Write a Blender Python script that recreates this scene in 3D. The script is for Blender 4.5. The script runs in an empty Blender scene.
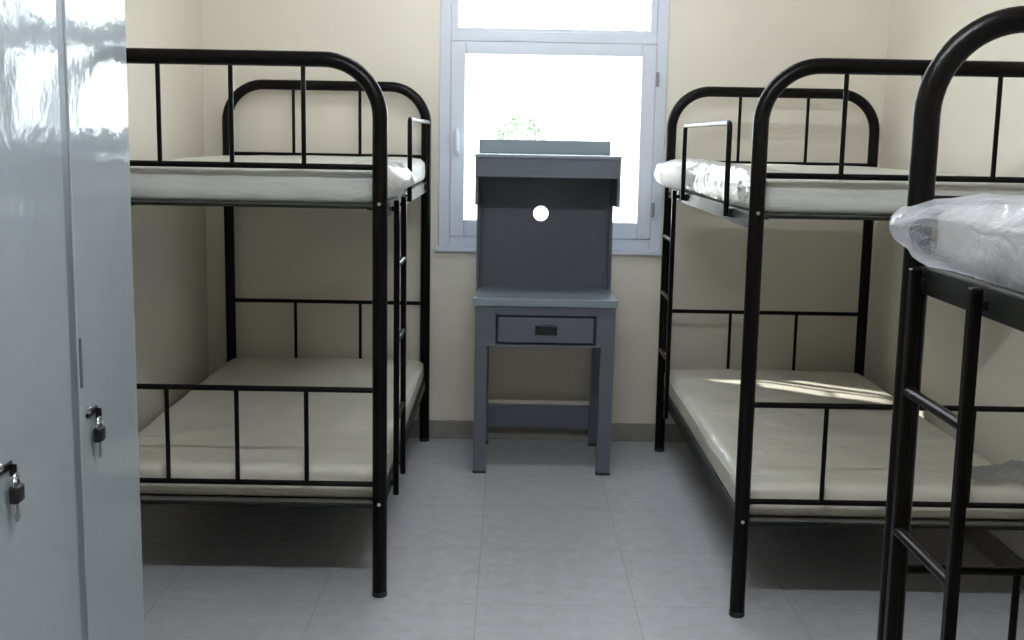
import bpy, bmesh, math, random
from mathutils import Vector, Matrix, noise

# ------------------------------------------------------------------ camera, sky, lights, exposure
S = bpy.context.scene
C = S.collection
F_PX, PITCH, YAW, ROLL, CAM_Z = 1178.59, 0.1539, -0.0030, 0.0181, 1.5426

def _ray(px, py):
    X, Y = px - 512, py - 320
    c, s = math.cos(ROLL), math.sin(ROLL)
    X, Y = c * X + s * Y, -s * X + c * Y
    x, d, u = X / F_PX, 1.0, -Y / F_PX
    c, s = math.cos(PITCH), math.sin(PITCH)
    y, z = c * d + s * u, -s * d + c * u
    c, s = math.cos(YAW), math.sin(YAW)
    return Vector((c * x - s * y, s * x + c * y, z))

_f = _ray(512, 320)
_r = (_ray(512 + F_PX, 320) - _f).normalized()
_u = (_ray(512, 320 - F_PX) - _f).normalized()
cam_data = bpy.data.cameras.new('camera')
cam_data.sensor_width = 36.0
cam_data.sensor_fit = 'HORIZONTAL'
cam_data.lens = F_PX / 1024 * 36
cam_data.clip_start = 0.02
cam_data.clip_end = 300
cam = bpy.data.objects.new('camera', cam_data)
C.objects.link(cam)
m = Matrix((_r, _u, -_f)).transposed().to_4x4()
m.translation = (0, 0, CAM_Z)
cam.matrix_world = m
S.camera = cam

SKY_STRENGTH = 9.5
W = bpy.data.worlds.new('sky')
S.world = W
W.use_nodes = True
_bg = W.node_tree.nodes['Background']
_bg.inputs[0].default_value = (0.86, 0.93, 1.0, 1)
_bg.inputs[1].default_value = SKY_STRENGTH

SUN_STRENGTH = 11.0
sd = bpy.data.lights.new('sun', 'SUN')
sd.energy = SUN_STRENGTH
sd.angle = math.radians(2.0)
sd.color = (1.0, 0.95, 0.84)
sun = bpy.data.objects.new('sun', sd)
C.objects.link(sun)
sun.location = (-6, 14, 9)
sun.rotation_euler = Vector((0.661, -0.429, -0.616)).to_track_quat('-Z', 'Y').to_euler()

# daylight portal in the window opening (guides the sky sampling, gives no light of its own)
pd = bpy.data.lights.new('window_portal', 'AREA')
pd.shape = 'RECTANGLE'
pd.size, pd.size_y = 1.1, 1.5
pd.cycles.is_portal = True
po = bpy.data.objects.new('window_portal', pd)
C.objects.link(po)
po.location = (0.2, 6.16, 1.74)
po.rotation_euler = (math.radians(-90), 0, 0)

TUBE_POWER = (80.0, 24.0)
S.view_settings.view_transform = 'Standard'
S.view_settings.look = 'None'
S.view_settings.exposure = 0.16
S.view_settings.gamma = 1.0
S.view_settings.use_curve_mapping = False
S.cycles.max_bounces = 10
S.cycles.diffuse_bounces = 6
S.cycles.transparent_max_bounces = 16
S.cycles.sample_clamp_indirect = 6
S.cycles.use_denoising = True

# ------------------------------------------------------------------ room numbers (metres)
XL, XR, YB, YF, ZC = -1.53, 1.84, 5.93, -1.7, 2.85
WT = 0.22
WX0, WX1, WZ0, WZ1 = -0.36, 0.76, 0.99, 2.5     # window frame, outer edge

# ------------------------------------------------------------------ materials
def new_mat(name):
    mt = bpy.data.materials.new(name)
    mt.use_nodes = True
    nt = mt.node_tree
    return mt, nt, nt.nodes['Principled BSDF']

def mat(name, col, rough=0.5, metal=0.0, var=0.0, vscale=3.0, bump=0.0, bscale=20.0, coat=0.0, coat_rough=0.05,
        spec=0.5, detail=4.0, bdist=0.01, stretch=(1, 1, 1)):
    mt, nt, b = new_mat(name)
    b.inputs['Base Color'].default_value = (*col, 1)
    b.inputs['Roughness'].default_value = rough
    b.inputs['Metallic'].default_value = metal
    b.inputs['Specular IOR Level'].default_value = spec
    b.inputs['Coat Weight'].default_value = coat
    b.inputs['Coat Roughness'].default_value = coat_rough
    N, L = nt.nodes, nt.links
    if var or bump:
        tc = N.new('ShaderNodeTexCoord')
        mp = N.new('ShaderNodeMapping')
        mp.inputs['Scale'].default_value = stretch
        L.new(tc.outputs['Object'], mp.inputs['Vector'])
    if var:
        n = N.new('ShaderNodeTexNoise')
        n.inputs['Scale'].default_value = vscale
        n.inputs['Detail'].default_value = detail
        L.new(mp.outputs[0], n.inputs['Vector'])
        r = N.new('ShaderNodeValToRGB')
        r.color_ramp.elements[0].position = 0.3
        r.color_ramp.elements[1].position = 0.7
        r.color_ramp.elements[0].color = (*[c * (1 - var) for c in col], 1)
        r.color_ramp.elements[1].color = (*[min(1, c * (1 + var)) for c in col], 1)
        L.new(n.outputs['Fac'], r.inputs['Fac'])
        L.new(r.outputs['Color'], b.inputs['Base Color'])
    if bump:
        n2 = N.new('ShaderNodeTexNoise')
        n2.inputs['Scale'].default_value = bscale
        n2.inputs['Detail'].default_value = 5
        L.new(mp.outputs[0], n2.inputs['Vector'])
        bp = N.new('ShaderNodeBump')
        bp.inputs['Strength'].default_value = bump
        bp.inputs['Distance'].default_value = bdist
        L.new(n2.outputs['Fac'], bp.inputs['Height'])
        L.new(bp.outputs['Normal'], b.inputs['Normal'])
        if coat:
            L.new(bp.outputs['Normal'], b.inputs['Coat Normal'])
    return mt

M = {}
M['wall'] = mat('cream_wall_paint', (0.79, 0.74, 0.65), 0.5, var=0.03, vscale=1.6, bump=0.12, bscale=60, bdist=0.002)
M['ceiling'] = mat('ceiling_paint', (0.80, 0.78, 0.73), 0.8, var=0.02)
M['skirting'] = mat('skirting_tile', (0.27, 0.255, 0.235), 0.35, var=0.12, vscale=14)
M['frame_white'] = mat('white_window_frame', (0.66, 0.70, 0.80), 0.35, var=0.02)
M['black'] = mat('black_gloss_paint', (0.004, 0.0034, 0.0034), 0.3, bump=0.05, bscale=90, bdist=0.001, coat=0.0, spec=0.13)
M['black_rail'] = mat('black_angle_iron', (0.009, 0.010, 0.009), 0.45, spec=0.25, var=0.2, vscale=9)
M['bolt'] = mat('zinc_bolt', (0.55, 0.55, 0.55), 0.35, metal=0.9, var=0.05)
M['cap'] = mat('black_rubber_cap', (0.012, 0.012, 0.012), 0.6, var=0.2, vscale=20)
M['board'] = mat('bed_board', (0.14, 0.135, 0.12), 0.7, var=0.15, vscale=6)
M['locker'] = mat('locker_paint', (0.37, 0.41, 0.445), 0.09, var=0.02, vscale=2, bump=0.5, bscale=6.0, bdist=0.006, spec=0.25)
M['locker_gap'] = mat('locker_gap', (0.16, 0.185, 0.21), 0.4, var=0.05)
M['desk'] = mat('desk_paint', (0.115, 0.128, 0.158), 0.38, var=0.04, vscale=5, bump=0.05, bscale=40, bdist=0.001)
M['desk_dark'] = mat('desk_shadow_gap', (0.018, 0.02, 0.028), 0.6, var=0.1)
M['desk_light'] = mat('desk_top_laminate', (0.24, 0.285, 0.325), 0.22, var=0.05, vscale=5)
M['plastic_black'] = mat('black_plastic', (0.008, 0.008, 0.01), 0.35, var=0.1)
M['chrome'] = mat('chrome', (0.7, 0.7, 0.72), 0.18, metal=1.0, var=0.03)
M['tin'] = mat('dull_steel', (0.30, 0.31, 0.32), 0.4, metal=0.6, var=0.05)
M['mattress'] = mat('mattress_cover', (0.64, 0.62, 0.55), 0.42, var=0.06, vscale=5, bump=0.55, bscale=7, bdist=0.025, coat=0.4, coat_rough=0.18)
M['mattress_bag'] = mat('mattress_cover_in_bag', (0.46, 0.455, 0.45), 0.5, var=0.12, vscale=6, bump=0.3, bscale=8, bdist=0.02)
M['mattress_up'] = mat('mattress_cover_grey', (0.60, 0.60, 0.58), 0.45, var=0.07, vscale=4, bump=0.3, bscale=7, bdist=0.02, coat=0.25, coat_rough=0.2, stretch=(1, 1, 4))
M['lamp_body'] = mat('lamp_body', (0.8, 0.8, 0.8), 0.4, var=0.02)
M['ground'] = mat('pale_ground', (0.62, 0.58, 0.50), 0.9, var=0.1, vscale=0.4)
M['foliage'] = mat('pale_foliage', (0.13, 0.21, 0.12), 0.7, var=0.25, vscale=4)
M['trunk'] = mat('bark', (0.20, 0.15, 0.10), 0.9, var=0.2, vscale=8)

# floor tiles: pale grey-blue, speckled, fine joints
def floor_mat():
    mt, nt, b = new_mat('floor_tiles')
    N, L = nt.nodes, nt.links
    tc = N.new('ShaderNodeTexCoord')
    mp = N.new('ShaderNodeMapping')
    mp.inputs['Location'].default_value = (0.09 + 10 * 0.53, -3.745 + 20 * 0.53, 0)
    L.new(tc.outputs['Object'], mp.inputs['Vector'])
    br = N.new('ShaderNodeTexBrick')
    br.offset = 0
    br.inputs['Scale'].default_value = 1
    br.inputs['Brick Width'].default_value = 0.53
    br.inputs['Row Height'].default_value = 0.53
    br.inputs['Mortar Size'].default_value = 0.0022
    br.inputs['Mortar Smooth'].default_value = 0.3
    br.inputs['Color1'].default_value = (0.485, 0.49, 0.535, 1)
    br.inputs['Color2'].default_value = (0.50, 0.505, 0.555, 1)
    br.inputs['Mortar'].default_value = (0.37, 0.375, 0.40, 1)
    L.new(mp.outputs[0], br.inputs['Vector'])
    n = N.new('ShaderNodeTexNoise')
    n.inputs['Scale'].default_value = 16
    n.inputs['Detail'].default_value = 8
    n.inputs['Roughness'].default_value = 0.7
    L.new(tc.outputs['Object'], n.inputs['Vector'])
    r = N.new('ShaderNodeValToRGB')
    r.color_ramp.elements[0].position = 0.3
    r.color_ramp.elements[0].color = (0.84, 0.84, 0.83, 1)
    r.color_ramp.elements[1].position = 0.7
    r.color_ramp.elements[1].color = (1.08, 1.08, 1.08, 1)
    L.new(n.outputs['Fac'], r.inputs['Fac'])
    mx = N.new('ShaderNodeMix')
    mx.data_type = 'RGBA'
    mx.blend_type = 'MULTIPLY'
    mx.inputs['Factor'].default_value = 1
    L.new(br.outputs['Color'], mx.inputs['A'])
    L.new(r.outputs['Color'], mx.inputs['B'])
    L.new(mx.outputs['Result'], b.inputs['Base Color'])
    b.inputs['Roughness'].default_value = 0.42
    bp = N.new('ShaderNodeBump')
    bp.inputs['Strength'].default_value = 0.3
    bp.inputs['Distance'].default_value = 0.002
    bp.invert = True
    L.new(br.outputs['Fac'], bp.inputs['Height'])
    L.new(bp.outputs['Normal'], b.inputs['Normal'])
    return mt
M['floor'] = floor_mat()

def glass_mat():
    mt, nt, b = new_mat('window_glass')
    N, L = nt.nodes, nt.links
    out = N['Material Output']
    N.remove(b)
    tr = N.new('ShaderNodeBsdfTransparent')
    tr.inputs[0].default_value = (0.96, 0.98, 0.98, 1)
    gl = N.new('ShaderNodeBsdfGlossy')
    gl.inputs['Roughness'].default_value = 0.02
    lw = N.new('ShaderNodeLayerWeight')
    pw = N.new('ShaderNodeMath')
    pw.operation = 'POWER'
    pw.inputs[1].default_value = 4.0
    L.new(lw.outputs['Facing'], pw.inputs[0])
    fr = N.new('ShaderNodeMath')
    fr.operation = 'MULTIPLY_ADD'
    fr.inputs[1].default_value = 0.85
    fr.inputs[2].default_value = 0.04
    L.new(pw.outputs[0], fr.inputs[0])
    mx = N.new('ShaderNodeMixShader')
    L.new(fr.outputs[0], mx.inputs[0])
    L.new(tr.outputs[0], mx.inputs[1])
    L.new(gl.outputs[0], mx.inputs[2])
    L.new(mx.outputs[0], out.inputs[0])
    return mt
M['glass'] = glass_mat()

def wrap_mat(name, clear, tint):
    """thin crinkled polythene: mostly see-through, milky in the folds, glossy"""
    mt, nt, b = new_mat(name)
    N, L = nt.nodes, nt.links
    out = N['Material Output']
    b.inputs['Base Color'].default_value = (*tint, 1)
    b.inputs['Roughness'].default_value = 0.14
    b.inputs['Transmission Weight'].default_value = 0.0
    b.inputs['Coat Weight'].default_value = 0.6
    b.inputs['Specular IOR Level'].default_value = 0.8
    tc = N.new('ShaderNodeTexCoord')
    mp = N.new('ShaderNodeMapping')
    mp.inputs['Scale'].default_value = (1, 0.6, 1.6)
    L.new(tc.outputs['Object'], mp.inputs[0])
    n = N.new('ShaderNodeTexNoise')
    n.inputs['Scale'].default_value = 10
    n.inputs['Detail'].default_value = 3
    n.inputs['Distortion'].default_value = 1.2
    L.new(mp.outputs[0], n.inputs['Vector'])
    bp = N.new('ShaderNodeBump')
    bp.inputs['Strength'].default_value = 0.8
    bp.inputs['Distance'].default_value = 0.02
    L.new(n.outputs['Fac'], bp.inputs['Height'])
    L.new(bp.outputs['Normal'], b.inputs['Normal'])
    tl = N.new('ShaderNodeBsdfTranslucent')
    tl.inputs[0].default_value = (*tint, 1)
    m1 = N.new('ShaderNodeMixShader')
    m1.inputs[0].default_value = 0.45
    L.new(b.outputs[0], m1.inputs[1])
    L.new(tl.outputs[0], m1.inputs[2])
    tr = N.new('ShaderNodeBsdfTransparent')
    lw = N.new('ShaderNodeLayerWeight')
    lw.inputs['Blend'].default_value = 0.35
    L.new(bp.outputs['Normal'], lw.inputs['Normal'])
    mr = N.new('ShaderNodeMapRange')
    mr.inputs['From Min'].default_value = 0.05
    mr.inputs['From Max'].default_value = 0.8
    mr.inputs['To Min'].default_value = 1 - clear
    mr.inputs['To Max'].default_value = 0.95
    L.new(lw.outputs['Facing'], mr.inputs['Value'])
    m2 = N.new('ShaderNodeMixShader')
    L.new(mr.outputs[0], m2.inputs[0])
    L.new(tr.outputs[0], m2.inputs[1])
    L.new(m1.outputs[0], m2.inputs[2])
    L.new(m2.outputs[0], out.inputs[0])
    return mt
M['wrap'] = wrap_mat('clear_polythene', 0.90, (0.72, 0.73, 0.80))
M['wrap_white'] = wrap_mat('milky_polythene', 0.45, (0.90, 0.90, 0.90))

M['wrap_grey'] = wrap_mat('dusty_polythene', 0.35, (0.42, 0.42, 0.45))

def emit_mat(name, col, strength):
    mt, nt, b = new_mat(name)
    b.inputs['Base Color'].default_value = (0.9, 0.9, 0.9, 1)
    b.inputs['Emission Color'].default_value = (*col, 1)
    b.inputs['Emission Strength'].default_value = strength
    return mt

# ------------------------------------------------------------------ mesh helpers
def obj(name, bm, mt, parent=None, smooth=False, angle=40):
    me = bpy.data.meshes.new(name)
    bmesh.ops.recalc_face_normals(bm, faces=bm.faces)
    bm.to_mesh(me)
    bm.free()
    me.materials.append(M[mt] if isinstance(mt, str) else mt)
    if smooth:
        me.shade_smooth()
        me.set_sharp_from_angle(angle=math.radians(angle))
    o = bpy.data.objects.new(name, me)
    C.objects.link(o)
    if parent is not None:
        o.parent = parent
    return o

def thing(name, label, cat, loc, group=None):
    o = bpy.data.objects.new(name, None)
    o.empty_display_size = 0.1
    C.objects.link(o)
    o.location = loc
    o['label'] = label
    o['category'] = cat
    if group:
        o['group'] = group
    return o

def tag(o, label, cat, group=None):
    o['label'] = label
    o['category'] = cat
    if group:
        o['group'] = group
    return o

def struct(name, bm, mt, parent=None, smooth=False):
    o = obj(name, bm, mt, parent, smooth)
    if parent is None:
        o['kind'] = 'structure'
    return o

def box(bm, x0, x1, y0, y1, z0, z1, bev=0.0, seg=2):
    x0, x1 = min(x0, x1), max(x0, x1)
    y0, y1 = min(y0, y1), max(y0, y1)
    t = bmesh.new()
    bmesh.ops.create_cube(t, size=1)
    for v in t.verts:
        v.co = Vector(((x0 + x1) / 2 + v.co.x * (x1 - x0), (y0 + y1) / 2 + v.co.y * (y1 - y0), (z0 + z1) / 2 + v.co.z * (z1 - z0)))
    if bev:
        bmesh.ops.bevel(t, geom=t.edges[:], offset=bev, segments=seg, profile=0.5, affect='EDGES')
    me = bpy.data.meshes.new('tmp')
    t.to_mesh(me)
    t.free()
    bm.from_mesh(me)
    bpy.data.meshes.remove(me)
    return bm

def B(*a, **k):
    return box(bmesh.new(), *a, **k)

def tube(bm, pts, r, n=16, caps=True):
    """sweep a circle along a polyline, rotation-minimising frame"""
    P = [Vector(p) for p in pts]
    T = []
    for i in range(len(P)):
        a = P[max(0, i - 1)]
        b = P[min(len(P) - 1, i + 1)]
        T.append((b - a).normalized())
    up = Vector((0, 0, 1)) if abs(T[0].z) < 0.9 else Vector((0, 1, 0))
    side = T[0].cross(up).normalized()
    rings = []
    for i, p in enumerate(P):
        side = (side - T[i] * side.dot(T[i])).normalized()
        q = T[i].cross(side)
        rr = r
        if 0 < i < len(P) - 1:
            rr = r / max(0.5, (P[i] - P[i - 1]).normalized().dot(T[i]))
        rings.append([bm.verts.new(p + (side * math.cos(2 * math.pi * k / n) + q * math.sin(2 * math.pi * k / n)) * rr) for k in range(n)])
    for a, b in zip(rings, rings[1:]):
        for k in range(n):
            bm.faces.new((a[k], a[(k + 1) % n], b[(k + 1) % n], b[k]))
    if caps:
        bm.faces.new(rings[0][::-1])
        bm.faces.new(rings[-1])
    return bm

def TB(pts, r, n=16):
    return tube(bmesh.new(), pts, r, n)

def arc(cx, cz, r, a0, a1, n, f):
    return [f(cx + r * math.cos(math.radians(a0 + (a1 - a0) * i / n)), cz + r * math.sin(math.radians(a0 + (a1 - a0) * i / n))) for i in range(n + 1)]

def cyl(bm, c, axis, r, h, n=20, bev=0.0):
    """cylinder centred on c along axis 'x'/'y'/'z'"""
    d = {'x': Vector((1, 0, 0)), 'y': Vector((0, 1, 0)), 'z': Vector((0, 0, 1))}[axis]
    c = Vector(c)
    a, b = c - d * h / 2, c + d * h / 2
    u = Vector((0, 1, 0)) if axis == 'x' else Vector((1, 0, 0))
    w = d.cross(u)
    prof = [(a, r - bev), (a + d * bev, r), (b - d * bev, r), (b, r - bev)] if bev else [(a, r), (b, r)]
    rings = [[bm.verts.new(p + (u * math.cos(2 * math.pi * k / n) + w * math.sin(2 * math.pi * k / n)) * rr) for k in range(n)] for p, rr in prof]
    for x, y in zip(rings, rings[1:]):
        for k in range(n):
            bm.faces.new((x[k], x[(k + 1) % n], y[(k + 1) % n], y[k]))
    bm.faces.new(rings[0][::-1])
    bm.faces.new(rings[-1])
    return bm

def soft_box(x0, x1, y0, y1, z0, z1, r, step, disp):
    """rounded, finely divided box whose points are moved by disp(p, n) -> Vector"""
    nx = max(2, int((x1 - x0) / step))
    ny = max(2, int((y1 - y0) / step))
    nz = max(4, int((z1 - z0) / (step * 0.5)))
    bm = bmesh.new()
    cache = {}

    def grade(i, n):
        # denser near the ends so the round edge keeps its shape
        t = i / n
        return 0.5 - 0.5 * math.cos(math.pi * t) if n <= 10 else t

    def vert(i, j, k):
        key = (i, j, k)
        if key in cache:
            return cache[key]
        p = Vector((x0 + (x1 - x0) * i / nx, y0 + (y1 - y0) * j / ny, z0 + (z1 - z0) * grade(k, nz)))
        q = Vector((min(max(p.x, x0 + r), x1 - r), min(max(p.y, y0 + r), y1 - r), min(max(p.z, z0 + r), z1 - r)))
        d = p - q
        nrm = d.normalized() if d.length > 1e-9 else Vector((0, 0, 1))
        p = q + nrm * r if d.length > 1e-9 else p
        cache[key] = bm.verts.new(p + disp(p, nrm))
        return cache[key]
    for a, b, fixed, lim in ((nx, ny, 'z', nz), (nx, nz, 'y', ny), (ny, nz, 'x', nx)):
        for e in (0, lim):
            for i in range(a):
                for j in range(b):
                    qs = []
                    for di, dj in ((0, 0), (1, 0), (1, 1), (0, 1)):
                        u, v = i + di, j + dj
                        qs.append(vert(u, v, e) if fixed == 'z' else vert(u, e, v) if fixed == 'y' else vert(e, u, v))
                    bm.faces.new(qs)
    return bm

# ------------------------------------------------------------------ the room
struct('floor', B(XL - WT, XR + WT, YF - WT, YB + WT, -0.15, 0), 'floor')
struct('ceiling', B(XL - WT, XR + WT, YF - WT, YB + WT, ZC, ZC + 0.15), 'ceiling')
struct('wall_left', B(XL - WT, XL, YF, YB, 0, ZC), 'wall')
struct('wall_right', B(XR, XR + WT, YF, YB, 0, ZC), 'wall')
struct('wall_front', B(XL - WT, XR + WT, YF - WT, YF, 0, ZC), 'wall')
bm = bmesh.new()
box(bm, XL - WT, WX0, YB, YB + WT, 0, ZC)
box(bm, WX1, XR + WT, YB, YB + WT, 0, ZC)
box(bm, WX0, WX1, YB, YB + WT, 0, WZ0)
box(bm, WX0, WX1, YB, YB + WT, WZ1, ZC)
struct('wall_back', bm, 'wall')
struct('baseboard_back', B(XL, XR, YB - 0.012, YB, 0, 0.095, bev=0.003), 'skirting')
struct('baseboard_left', B(XL, XL + 0.012, YF, YB - 0.012, 0, 0.095, bev=0.003), 'skirting')
struct('baseboard_right', B(XR - 0.012, XR, YF, YB - 0.012, 0, 0.095, bev=0.003), 'skirting')

# window: fixed light above an openable sash
def rect_frame(x0, x1, z0, z1, w, y0, y1, bev=0.004, wb=None, wt=None):
    wb = w if wb is None else wb
    wt = w if wt is None else wt
    bm = bmesh.new()
    box(bm, x0, x0 + w, y0, y1, z0, z1, bev)
    box(bm, x1 - w, x1, y0, y1, z0, z1, bev)
    box(bm, x0 + w, x1 - w, y0, y1, z0, z0 + wb, bev)
    box(bm, x0 + w, x1 - w, y0, y1, z1 - wt, z1, bev)
    return bm
win = bpy.data.objects.new('window_1', None)
C.objects.link(win)
win['kind'] = 'structure'
y0 = YB - 0.012
fr = rect_frame(WX0, WX1, WZ0, WZ1, 0.055, y0, y0 + 0.09)
box(fr, WX0 + 0.055, WX1 - 0.055, y0, y0 + 0.09, 2.005, 2.055, 0.004)
obj('window_frame', fr, 'frame_white', win)
obj('sash_frame', rect_frame(-0.305, 0.705, 1.045, 2.003, 0.072, y0 - 0.006, y0 + 0.05, 0.006, wb=0.085, wt=0.06), 'frame_white', win)
obj('fixed_sash_bead', rect_frame(-0.305, 0.705, 2.055, 2.445, 0.034, y0 + 0.012, y0 + 0.05, 0.004, wb=0.016), 'frame_white', win)
obj('pane', B(-0.235, 0.635, y0 + 0.02, y0 + 0.026, 1.128, 1.945), 'glass', win)
obj('pane', B(-0.272, 0.672, y0 + 0.03, y0 + 0.036, 2.07, 2.412), 'glass', win)
bm = bmesh.new()
box(bm, WX0 - 0.012, WX1 + 0.012, YB - 0.03, YB, WZ0 - 0.022, WZ0 + 0.0, 0.004)
obj('window_sill', bm, 'frame_white', win)
h = obj('handle', B(-0.285, -0.258, y0 - 0.022, y0 - 0.006, 1.45, 1.56, 0.004), 'frame_white', win)
obj('handle_lever', B(-0.280, -0.264, y0 - 0.045, y0 - 0.022, 1.47, 1.58, 0.005), 'frame_white', h)
for z in (1.80, 1.16):
    obj('hinge', TB([(0.712, y0 - 0.01, z), (0.712, y0 - 0.01, z + 0.07)], 0.008, 10), 'tin', win)

# ------------------------------------------------------------------ ceiling lamps
for (yy, pw, lab) in ((1.75, TUBE_POWER[0], 'white fluorescent batten on the ceiling nearer the door end'),
                      (4.72, TUBE_POWER[1], 'white fluorescent batten on the ceiling nearer the window')):
    t = thing('ceiling_light', lab, 'light', (0.1, yy, ZC), 'fluorescent ceiling lights')
    obj('lamp_body', B(-0.62, 0.62, -0.035, 0.035, -0.05, 0, 0.006), 'lamp_body', t)
    ln, rr = 1.18, 0.014
    area = 2 * math.pi * rr * ln
    tm = emit_mat('tube_glow', (0.90, 0.96, 1.0), pw / (math.pi * area))
    obj('lamp_tube', TB([(-ln / 2, 0, -0.075), (ln / 2, 0, -0.075)], rr, 12), tm, t, True)
    for sx in (-1, 1):
        obj('lamp_holder', B(sx * 0.592, sx * 0.612, -0.018, 0.018, -0.095, -0.048, 0.003), 'lamp_body', t)

# ------------------------------------------------------------------ bunk beds
BW, BL, TR = 0.977, 2.06, 0.0245
Z_TOP = 1.775
Z_UP, Z_MID, Z_LOW = 1.439, 0.710, 0.390
RAIL_UP, RAIL_LOW = 1.318, 0.322

def bunk_bed(x, y, s, ladder_far, n_near, n_far, label, sp=None):
    """post centre nearest camera and aisle at (x, y); s = +1 when the bed reaches to the right of it"""
    t = thing('bunk_bed', label, 'bed', (x, y, 0), 'black steel bunk beds')
    X = lambda u: s * u
    R = 0.18
    for v, nsp in ((0, n_near), (BL, n_far)):
        P = [(X(0), v, 0.012)]
        P += [(X(0), v, zz) for zz in (0.35, 0.8, 1.3)]
        P += arc(R, Z_TOP - R, R, 180, 90, 14, lambda a, b: (X(a), v, b))
        P += arc(BW - R, Z_TOP - R, R, 90, 0, 14, lambda a, b: (X(a), v, b))
        P += [(X(BW), v, zz) for zz in (1.3, 0.8, 0.35)]
        P += [(X(BW), v, 0.012)]
        f = obj('end_frame', TB(P, TR, 20), 'black', t, True)
        for z in (Z_UP, Z_MID, Z_LOW):
            obj('guard_bar', TB([(X(TR * 0.7), v, z), (X(BW - TR * 0.7), v, z)], 0.0095, 12), 'black', f, True)
        for z in (RAIL_UP, RAIL_LOW):
            obj('cross_rail', B(X(TR * 0.8), X(BW - TR * 0.8), v - 0.010, v + 0.010, z - 0.012, z - 0.001, 0.002), 'black_rail', f)
        for i in range(1, nsp + 1):
            u = BW * i / (nsp + 1) if (v or not sp) else sp[0] + sp[1] * (i - 1)
            obj('spindle', TB([(X(u), v, Z_UP), (X(u), v, Z_TOP)], 0.0078, 10), 'black', f, True)
            obj('spindle', TB([(X(u), v, Z_LOW), (X(u), v, Z_MID)], 0.0078, 10), 'black', f, True)
        for u in (0, BW):
            obj('foot_cap', cyl(bmesh.new(), (X(u), v, 0.010), 'z', TR + 0.0008, 0.02, 20, 0.002), 'cap', f, True)
        dv = -1 if v == 0 else 1
        for z in (RAIL_UP, RAIL_LOW):
            for u in (0, BW):
                obj('bolt', cyl(bmesh.new(), (X(u), v + dv * (TR + 0.0), z + 0.005), 'y', 0.006, 0.008, 10, 0.002), 'bolt', f, True)
    # side rails: angle iron, outer web plus inner flange under the board
    for z in (RAIL_UP, RAIL_LOW):
        for u in (0, BW):
            k = 1 if u == 0 else -1
            bm = bmesh.new()
            box(bm, X(u - 0.004 * k), X(u + 0.004 * k), TR * 0.8, BL - TR * 0.8, z - 0.050, z - 0.001, 0.0015)
            box(bm, X(u + 0.004 * k), X(u + 0.045 * k), TR * 1.2, BL - TR * 1.2, z - 0.018, z - 0.013)
            obj('side_rail', bm, 'black_rail', t)
        obj('bed_board', B(X(0.006), X(BW - 0.006), 0.0105, BL - 0.0105, z - 0.012, z - 0.001, 0.002), 'board', t)
    # ladder on the aisle side, close to the post at one end
    uo = -0.022
    v0, v1 = (BL - 0.063, BL - 0.348) if ladder_far else (0.34, 0.61)
    lad = obj('ladder', B(X(uo - 0.010), X(uo + 0.010), v0 - 0.012, v0 + 0.012, 0.25, 1.317, 0.004), 'black', t)
    obj('ladder_leg', B(X(uo - 0.010), X(uo + 0.010), v1 - 0.012, v1 + 0.012, 0.25, 1.317, 0.004), 'black', lad)
    for z in (1.085, 0.812, 0.53):
        obj('rung', TB([(X(uo), v0, z), (X(uo), v1, z)], 0.0105, 12), 'black', lad, True)
    for z in (1.292, 0.30):
        for v in (v0, v1):
            obj('ladder_bracket', B(X(uo + 0.006), X(-0.002), v - 0.012, v + 0.012, z - 0.012, z + 0.004, 0.002), 'black_rail', lad)
    # guard hoop on the aisle side
    uh = -0.022
    a, b = (BL - 0.61, BL - 1.655) if ladder_far else (0.86, 1.92)
    if ladder_far:
        a, b = b, a
    r = 0.022
    P = [(X(uh), a, 1.285), (X(uh), a, 1.45)] + arc(a + r, 1.605 - r, r, 180, 90, 6, lambda p, q: (X(uh), p, q)) + \
        arc(b - r, 1.605 - r, r, 90, 0, 6, lambda p, q: (X(uh), p, q)) + [(X(uh), b, 1.45), (X(uh), b, 1.285)]
    hp = obj('guard_hoop', TB(P, 0.0095, 12), 'black', t, True)
    for v in (a, b):
        obj('hoop_bracket', B(X(uh + 0.006), X(-0.004), v - 0.018, v + 0.018, 1.283, 1.312, 0.002), 'black_rail', hp)
    return t

LX, LY = -0.420, 3.802
RX, RY = 0.768, 3.685
NX, NY = 0.774, 2.233 - BL
bunk_bed(LX, LY, -1, False, 3, 2, 'black steel bunk bed on the left between the locker and the desk', (0.243, 0.230))
bunk_bed(RX, RY, 1, True, 3, 2, 'black steel bunk bed standing right of the grey desk, against the back wall', (0.256, 0.236))
bunk_bed(NX, NY, 1, True, 3, 3, 'nearest black steel bunk bed, cut off by the right edge of the photo')

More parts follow.
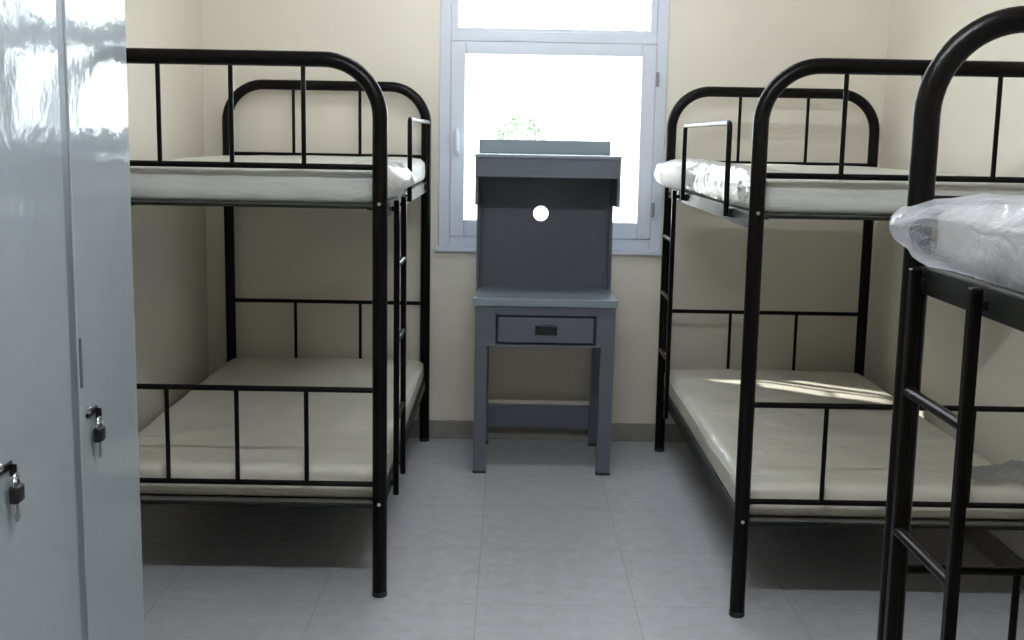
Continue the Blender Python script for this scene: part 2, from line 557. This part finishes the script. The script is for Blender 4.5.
# ------------------------------------------------------------------ mattresses
def mattress(x, y, s, z, hgt, seed, label, mt='mattress', u0=0.0, dent=0.008, side=0.0, bulge=None, grp=None):
    off = Vector((seed * 7.3, seed * 3.1, seed * 1.7))
    def disp(p, n):
        a = noise.noise(p * 2.6 + off) * dent
        c = noise.noise(Vector((p.x * 9, p.y * 5, p.z * 16)) + off) * 0.0035
        top = max(0.0, (p.z - 0.02) / hgt)
        d = Vector((0, 0, 1)) * a * top + n * c * (1 if p.z > 0.015 else 0)
        # slump of the foam at the long edges
        if n.z > 0.3 and p.z > hgt * 0.7:
            e = min(abs(p.x), abs(BW - p.x))
            d.z -= 0.008 * math.exp(-e / 0.07)
        if bulge and s * 1 and p.x < 0.2:
            d.x -= bulge(p) * (1 - p.x / 0.2)
        if p.z <= 0.015:
            d.z = max(d.z, -p.z)
        return d
    bm = soft_box(u0, BW - 0.0, 0, BL - 0.075, 0, hgt, min(0.032, hgt * 0.32), 0.022, disp)
    for v in bm.verts:
        v.co.z = max(v.co.z, 0.0)
        v.co.x *= s
    o = obj('mattress', bm, mt, None, True, 60)
    o.location = (x, y + 0.0375, z)
    return tag(o, label, 'mattress', grp or 'mattresses on the bunk beds')

def wrap(parent, s, u0, v0, v1, hgt, tip, mt, seed, over=0.07, umax=0.45, pinch=0.5, top=0.012):
    """loose polythene around the aisle edge of a mattress, pinched out over the rail between v0 and v1"""
    bm = bmesh.new()
    nu, nv = 30, max(10, int((v1 - v0) / 0.018))
    off = Vector((seed * 2.9, seed, seed * 5.1))
    grid = []
    # closed profile: from the top of the mattress out over the edge and back beneath it
    for j in range(nv + 1):
        v = v0 + (v1 - v0) * j / nv
        t = j / nv
        bell = tip(t)
        e = min(t, 1 - t) / 0.14
        cap = math.sqrt(max(0.0, 1 - (1 - min(1, e)) ** 2))
        row = []
        for i in range(nu + 1):
            q = i / nu
            half = (hgt / 2 + top) * (0.12 + 0.88 * cap)
            if q < 0.35:
                w = q / 0.35
                u = umax + (u0 + 0.03 - umax) * w
                zf = hgt + top * (0.2 + 0.8 * w)
                z = zf + (hgt * 0.5 + half - zf) * w * w
            else:
                w = (q - 0.35) / 0.65
                a = math.pi * w
                u = u0 + 0.03 - (0.03 + over * bell) * math.sin(a) ** 0.8 if w < 1 else u0 + 0.03
                z = hgt * (0.5 + 0.16 * bell * math.sin(a)) + (half * math.cos(a)) * (1 - pinch * bell * math.sin(a))
            c = Vector((u, v, z))
            nz = noise.noise(Vector((u * 16, v * 13, z * 20)) + off)
            n2 = abs(noise.noise(Vector((u * 30, v * 22, z * 34)) + off * 2))
            amp = 0.006 + 0.010 * bell
            u += nz * amp - n2 * amp * 0.6
            z += noise.noise(Vector((v * 15, u * 20, z * 9)) - off) * amp * 0.8 + (0.002 if q < 0.35 else 0)
            v2 = v + noise.noise(Vector((z * 25, u * 20, v * 8)) + off) * amp * 0.6
            row.append(bm.verts.new((s * u, v2, max(z, 0.012 if u < 0.006 else 0.004))))
        grid.append(row)
    for a, b in zip(grid, grid[1:]):
        for i in range(nu):
            bm.faces.new((a[i], a[i + 1], b[i + 1], b[i]))
    o = obj('plastic_wrap', bm, mt, parent, True, 80)
    return o

hU, hL = 0.118, 0.112
bell = lambda c, w, p=2: (lambda t: math.exp(-(abs((t - c) / w)) ** p))
mLU = mattress(LX, LY, -1, RAIL_UP, hU, 1, 'grey-white mattress on the top bunk of the left bed', 'mattress_up', u0=0.0,
               bulge=lambda p: 0.03 * math.exp(-((p.y - 0.38) / 0.22) ** 4) * math.sin(min(1, max(0, p.z / 0.14)) * math.pi))
wrap(mLU, -1, 0.0, 0.10, 0.72, hU, bell(0.45, 0.36, 4), 'wrap_white', 3, over=0.065, umax=0.14, top=0.016)
mLL = mattress(LX, LY, -1, RAIL_LOW, hL, 2, 'cream mattress on the bottom bunk of the left bed')
mRU = mattress(RX, RY, 1, RAIL_UP, hU, 3, 'white mattress on the top bunk right of the desk', 'mattress_up', u0=0.0)
wrap(mRU, 1, 0.0, 0.10, 1.95, hU, bell(0.865, 0.105, 4), 'wrap_white', 5, over=0.105, umax=0.18, pinch=0.25, top=0.022)
mRL = mattress(RX, RY, 1, RAIL_LOW, hL, 4, 'cream mattress on the bottom bunk right of the desk, with a sunlit patch')
mNU = mattress(NX, NY, 1, RAIL_UP, 0.122, 5, 'mattress in clear plastic on the nearest top bunk at the right edge', 'mattress_bag', u0=0.012, dent=0.002)
wrap(mNU, 1, 0.004, 1.20, 1.990, 0.122, bell(0.86, 0.17, 2.2), 'wrap', 7, over=0.102, umax=0.60, pinch=0.42, top=0.015)
mNL = mattress(NX, NY, 1, RAIL_LOW, hL, 6, 'cream mattress on the bottom bunk of the nearest bed at right')

# torn flap of polythene lying at the outer front part of the lower right mattress
def flap():
    bm = bmesh.new()
    n = 16
    g = []
    for i in range(n + 1):
        row = []
        for j in range(n + 1):
            a, b = i / n, j / n
            x = (a - 0.5) * 0.26 + noise.noise(Vector((a * 3, b * 3, 1))) * 0.03
            y = (b - 0.5) * 0.17 + noise.noise(Vector((a * 3, b * 3, 9))) * 0.03
            z = 0.014 + 0.05 * math.exp(-((a - 0.6) / 0.28) ** 2 - ((b - 0.5) / 0.3) ** 2) + 0.016 * abs(noise.noise(Vector((a * 7, b * 7, 4))))
            row.append(bm.verts.new((x, y, z)))
        g.append(row)
    for r0, r1 in zip(g, g[1:]):
        for j in range(n):
            bm.faces.new((r0[j], r0[j + 1], r1[j + 1], r1[j]))
    return bm
fl = obj('plastic_wrap', flap(), 'wrap_grey', mRL, True, 80)
fl.location = (0.915, 0.13, hL - 0.004)
fl['label'] = 'crumpled grey polythene flap'

# ------------------------------------------------------------------ locker
LK = -0.93
Y0, Y1 = 2.02, 2.905
HT = 1.98
lk = thing('metal_locker', 'tall glossy blue-grey steel locker with two doors, at the left edge', 'locker', (-1.22, (Y0 + Y1) / 2, 0))
cx, cy = -1.22, (Y0 + Y1) / 2
def LB(x0, x1, y0, y1, z0, z1, bev=0.0):
    return B(x0 - cx, x1 - cx, y0 - cy, y1 - cy, z0, z1, bev)
bm = bmesh.new()
for a in ((XL + 0.02, LK - 0.022, Y0, Y1, 0.06, HT), ):
    box(bm, a[0] - cx, a[1] - cx, a[2] - cy, a[3] - cy, a[4], a[5], 0.003)
obj('body', bm, 'locker', lk)
bm = bmesh.new()
for a in ((Y0, Y0 + 0.022, 0.06, HT), (Y1 - 0.022, Y1, 0.06, HT), (2.462, 2.512, 0.06, HT), (Y0, Y1, 0.06, 0.10), (Y0, Y1, HT - 0.03, HT)):
    box(bm, LK - 0.022 - cx, LK - 0.003 - cx, a[0] - cy, a[1] - cy, a[2], a[3], 0.002)
obj('face_frame', bm, 'locker_gap', lk)
obj('centre_strip', LB(LK - 0.012, LK - 0.004, 2.474, 2.500, 0.07, HT - 0.01, 0.002), 'locker', lk)
for (a, b, hy) in ((2.509, Y1 - 0.004, 2.522), (Y0 + 0.004, 2.466, 2.062)):
    d = obj('door', LB(LK - 0.020, LK, a, b, 0.085, HT - 0.015, 0.004), 'locker', lk, False)
    # recessed slot handle beside the door's opening edge
    bm = bmesh.new()
    box(bm, LK - 0.002 - cx, LK + 0.0025 - cx, hy - 0.008 - cy, hy + 0.008 - cy, 0.985, 1.095, 0.002)
    box(bm, LK + 0.000 - cx, LK + 0.006 - cx, hy - 0.008 - cy, hy - 0.004 - cy, 0.985, 1.095, 0.0015)
    obj('slot_handle', bm, 'locker_gap', d)
    # hasp: steel bar with a staple
    bm = bmesh.new()
    box(bm, LK - cx, LK + 0.006 - cx, hy + 0.016 - cy, hy + 0.082 - cy, 0.912, 0.928, 0.003)
    box(bm, LK + 0.004 - cx, LK + 0.018 - cx, hy + 0.066 - cy, hy + 0.070 - cy, 0.900, 0.924, 0.001)
    obj('hasp', bm, 'plastic_black', d)
    obj('hasp_pin', cyl(bmesh.new(), (LK + 0.005 - cx, hy + 0.020 - cy, 0.93), 'x', 0.009, 0.014, 16, 0.003), 'chrome', d, True)
for sy in (Y0 + 0.04, Y1 - 0.04):
    for sx in (XL + 0.06, LK - 0.06):
        obj('foot', cyl(bmesh.new(), (sx - cx, sy - cy, 0.031), 'z', 0.018, 0.06, 16, 0.003), 'cap', lk, True)

def padlock(yc, zc, label):
    t = thing('padlock', label, 'padlock', (LK + 0.016, yc, zc - 0.02), 'padlocks on the locker doors')
    obj('body', B(-0.009, 0.009, -0.018, 0.018, -0.002, 0.032, 0.005, 3), 'plastic_black', t, True)
    P = [(0, -0.012, 0.028), (0, -0.012, 0.042)] + arc(0, 0.042, 0.012, 180, 0, 10, lambda p, q: (0, p, q)) + [(0, 0.012, 0.042), (0, 0.012, 0.028)]
    obj('shackle', TB(P, 0.003, 8), 'chrome', t, True)
    bm = bmesh.new()
    box(bm, -0.0012, 0.0012, -0.004, 0.004, -0.022, 0.000, 0.0005)
    cyl(bm, (0, 0, -0.030), 'x', 0.010, 0.003, 14)
    obj('key', bm, 'tin', t)
padlock(2.578, 0.872, 'small black padlock with key on the locker door beside the bed')
padlock(2.130, 0.872, 'small black padlock with key on the locker door at the left photo edge')

# ------------------------------------------------------------------ desk
DX, DY = 0.165, 5.60
dk = thing('study_desk', 'grey steel desk with a drawer and tall hutch, under the window', 'desk', (DX, DY, 0))
def DB(x0, x1, y0, y1, z0, z1, bev=0.0):
    return B(x0 - DX, x1 - DX, y0 - DY, y1 - DY, z0, z1, bev)
DF, DR = 5.29, 5.88
obj('desk_top', DB(-0.162, 0.494, DF - 0.012, DR, 0.785, 0.822, 0.004), 'desk_light', dk)
# front apron with a drawer opening
bm = bmesh.new()
for a in ((-0.152, -0.060, 0.600, 0.785), (0.400, 0.486, 0.600, 0.785), (-0.060, 0.400, 0.745, 0.785), (-0.060, 0.400, 0.600, 0.608)):
    box(bm, a[0] - DX, a[1] - DX, DF - DY, DF + 0.02 - DY, a[2], a[3])
obj('front_apron', bm, 'desk', dk)
bm = bmesh.new()
for xa in (-0.150, 0.470):
    box(bm, xa - DX, xa + 0.014 - DX, DF + 0.02 - DY, DR - 0.02 - DY, 0.600, 0.785)
box(bm, -0.136 - DX, 0.470 - DX, DR - 0.034 - DY, DR - 0.02 - DY, 0.600, 0.785)
obj('side_apron', bm, 'desk', dk)
obj('drawer_recess', DB(-0.058, 0.398, DF + 0.012, DF + 0.45, 0.6085, 0.744), 'desk_dark', dk)
dr = obj('drawer', DB(-0.047, 0.387, DF - 0.002, DF + 0.012, 0.620, 0.733, 0.002), 'desk', dk)
bm = bmesh.new()
box(bm, 0.122 - DX, 0.222 - DX, DF - 0.012 - DY, DF - 0.001 - DY, 0.656, 0.700, 0.0035, 2)
box(bm, 0.132 - DX, 0.212 - DX, DF - 0.020 - DY, DF - 0.008 - DY, 0.690, 0.702, 0.003, 2)
obj('drawer_handle', bm, 'plastic_black', dr)
# legs: folded sheet steel, slightly narrower at the foot
def leg(x0, x1, y0, y1, taper):
    bm = DB(x0, x1, y0, y1, 0.006, 0.602 if y0 < 5.4 else 0.60)
    for v in bm.verts:
        if v.co.z < 0.1:
            v.co.x += taper
    bmesh.ops.bevel(bm, geom=bm.edges[:], offset=0.003, segments=2, affect='EDGES')
    return bm
for (a, b, tp) in ((-0.152, -0.096, 0.0), (0.424, 0.486, -0.006)):
    l = obj('leg', leg(a, b, DF, DF + 0.045, tp), 'desk', dk)
    obj('foot_cap', DB(a - 0.002 + tp, b + 0.002 + tp, DF - 0.002, DF + 0.047, 0.0, 0.012, 0.002), 'cap', l)
    l = obj('leg', leg(a, b, DR - 0.062, DR - 0.018, tp), 'desk', dk)
    obj('foot_cap', DB(a - 0.002 + tp, b + 0.002 + tp, DR - 0.064, DR - 0.016, 0.0, 0.012, 0.002), 'cap', l)
obj('stretcher', DB(-0.096, 0.418, DR - 0.045, DR - 0.030, 0.085, 0.205, 0.002), 'desk', dk)
for (a, b) in ((-0.152, -0.140), (0.462, 0.474)):
    obj('side_stretcher', DB(a, b, DF + 0.045, DR - 0.062, 0.075, 0.115, 0.002), 'desk', dk)
# hutch
HB = 5.70
bm = bmesh.new()
def side_panel(x0, x1):
    bm = bmesh.new()
    prof = [(HB + 0.02, 0.823), (HB + 0.02, 1.452), (DF, 1.452), (DF, 1.240), (HB - 0.06, 1.228), (HB - 0.06, 0.823)]
    fa = [bm.verts.new((x0 - DX, p - DY, q)) for p, q in prof]
    fb = [bm.verts.new((x1 - DX, p - DY, q)) for p, q in prof]
    bm.faces.new(fa)
    bm.faces.new(fb[::-1])
    for i in range(len(prof)):
        k = (i + 1) % len(prof)
        bm.faces.new((fa[i], fb[i], fb[k], fa[k]))
    return bm
obj('hutch_side', side_panel(-0.160, -0.146), 'desk', dk)
obj('hutch_side', side_panel(0.476, 0.490), 'desk', dk)
obj('hutch_fascia', DB(-0.146, 0.476, DF, DF + 0.014, 1.366, 1.452, 0.002), 'desk', dk)
obj('hutch_top', DB(-0.163, 0.493, DF - 0.004, HB + 0.03, 1.452, 1.466, 0.002), 'desk_light', dk)
obj('top_ledge', DB(-0.156, 0.474, HB - 0.01, HB + 0.03, 1.466, 1.532, 0.004), 'desk_light', dk)
# back panel with the round cable hole
def holed_panel(x0, x1, z0, z1, yf, yb, hx, hz, r):
    bm = bmesh.new()
    angs = sorted(set([2 * math.pi * i / 40 for i in range(40)] + [math.atan2(z - hz, x - hx) % (2 * math.pi) for x in (x0, x1) for z in (z0, z1)]))
    rows = []
    for yy in (yf, yb):
        inn, outr = [], []
        for a in angs:
            c, s_ = math.cos(a), math.sin(a)
            k = min([(x1 - hx) / c if c > 1e-9 else (x0 - hx) / c if c < -1e-9 else 1e9, (z1 - hz) / s_ if s_ > 1e-9 else (z0 - hz) / s_ if s_ < -1e-9 else 1e9])
            inn.append(bm.verts.new((hx + r * c - DX, yy - DY, hz + r * s_)))
            outr.append(bm.verts.new((hx + k * c - DX, yy - DY, hz + k * s_)))
        rows.append((inn, outr))
    n = len(angs)
    for i in range(n):
        k = (i + 1) % n
        for inn, outr in rows:
            bm.faces.new((inn[i], inn[k], outr[k], outr[i]))
        for w in (0, 1):
            bm.faces.new((rows[0][w][i], rows[0][w][k], rows[1][w][k], rows[1][w][i]))
    return bm
obj('hutch_back', holed_panel(-0.146, 0.476, 0.823, 1.452, HB, HB + 0.012, 0.147, 1.181, 0.036), 'desk', dk)

# ------------------------------------------------------------------ outside the window
obj('ground', B(-60, 60, YB + WT + 0.02, 140, -0.4, -0.3), 'ground')['kind'] = 'structure'
def shrub(x, y, label):
    t = thing('shrub', label, 'shrub', (x, y, -0.3))
    rnd = random.Random(4)
    obj('stem', TB([(0, 0, 0), (0.03, 0, 0.7), (0, 0.02, 1.4)], 0.05, 8), 'trunk', t, True)
    bm = bmesh.new()
    for i in range(900):
        a, b = rnd.uniform(0, 2 * math.pi), rnd.uniform(-1, 1)
        rr = rnd.uniform(0.55, 1.0) ** 0.5
        p = Vector((0.62 * rr * math.cos(a) * math.sqrt(1 - b * b), 0.62 * rr * math.sin(a) * math.sqrt(1 - b * b), 1.55 + 0.75 * rr * b))
        d = Vector((rnd.gauss(0, 1), rnd.gauss(0, 1), rnd.gauss(0, 1))).normalized()
        e = d.cross(Vector((0.3, 0.2, 1))).normalized()
        l, w = 0.07, 0.032
        bm.faces.new([bm.verts.new(p + q) for q in (-d * l, e * w, d * l, -e * w)])
    obj('foliage', bm, 'foliage', t)
shrub(0.17, 25.0, 'pale green shrub outside, seen low through the bright window pane')
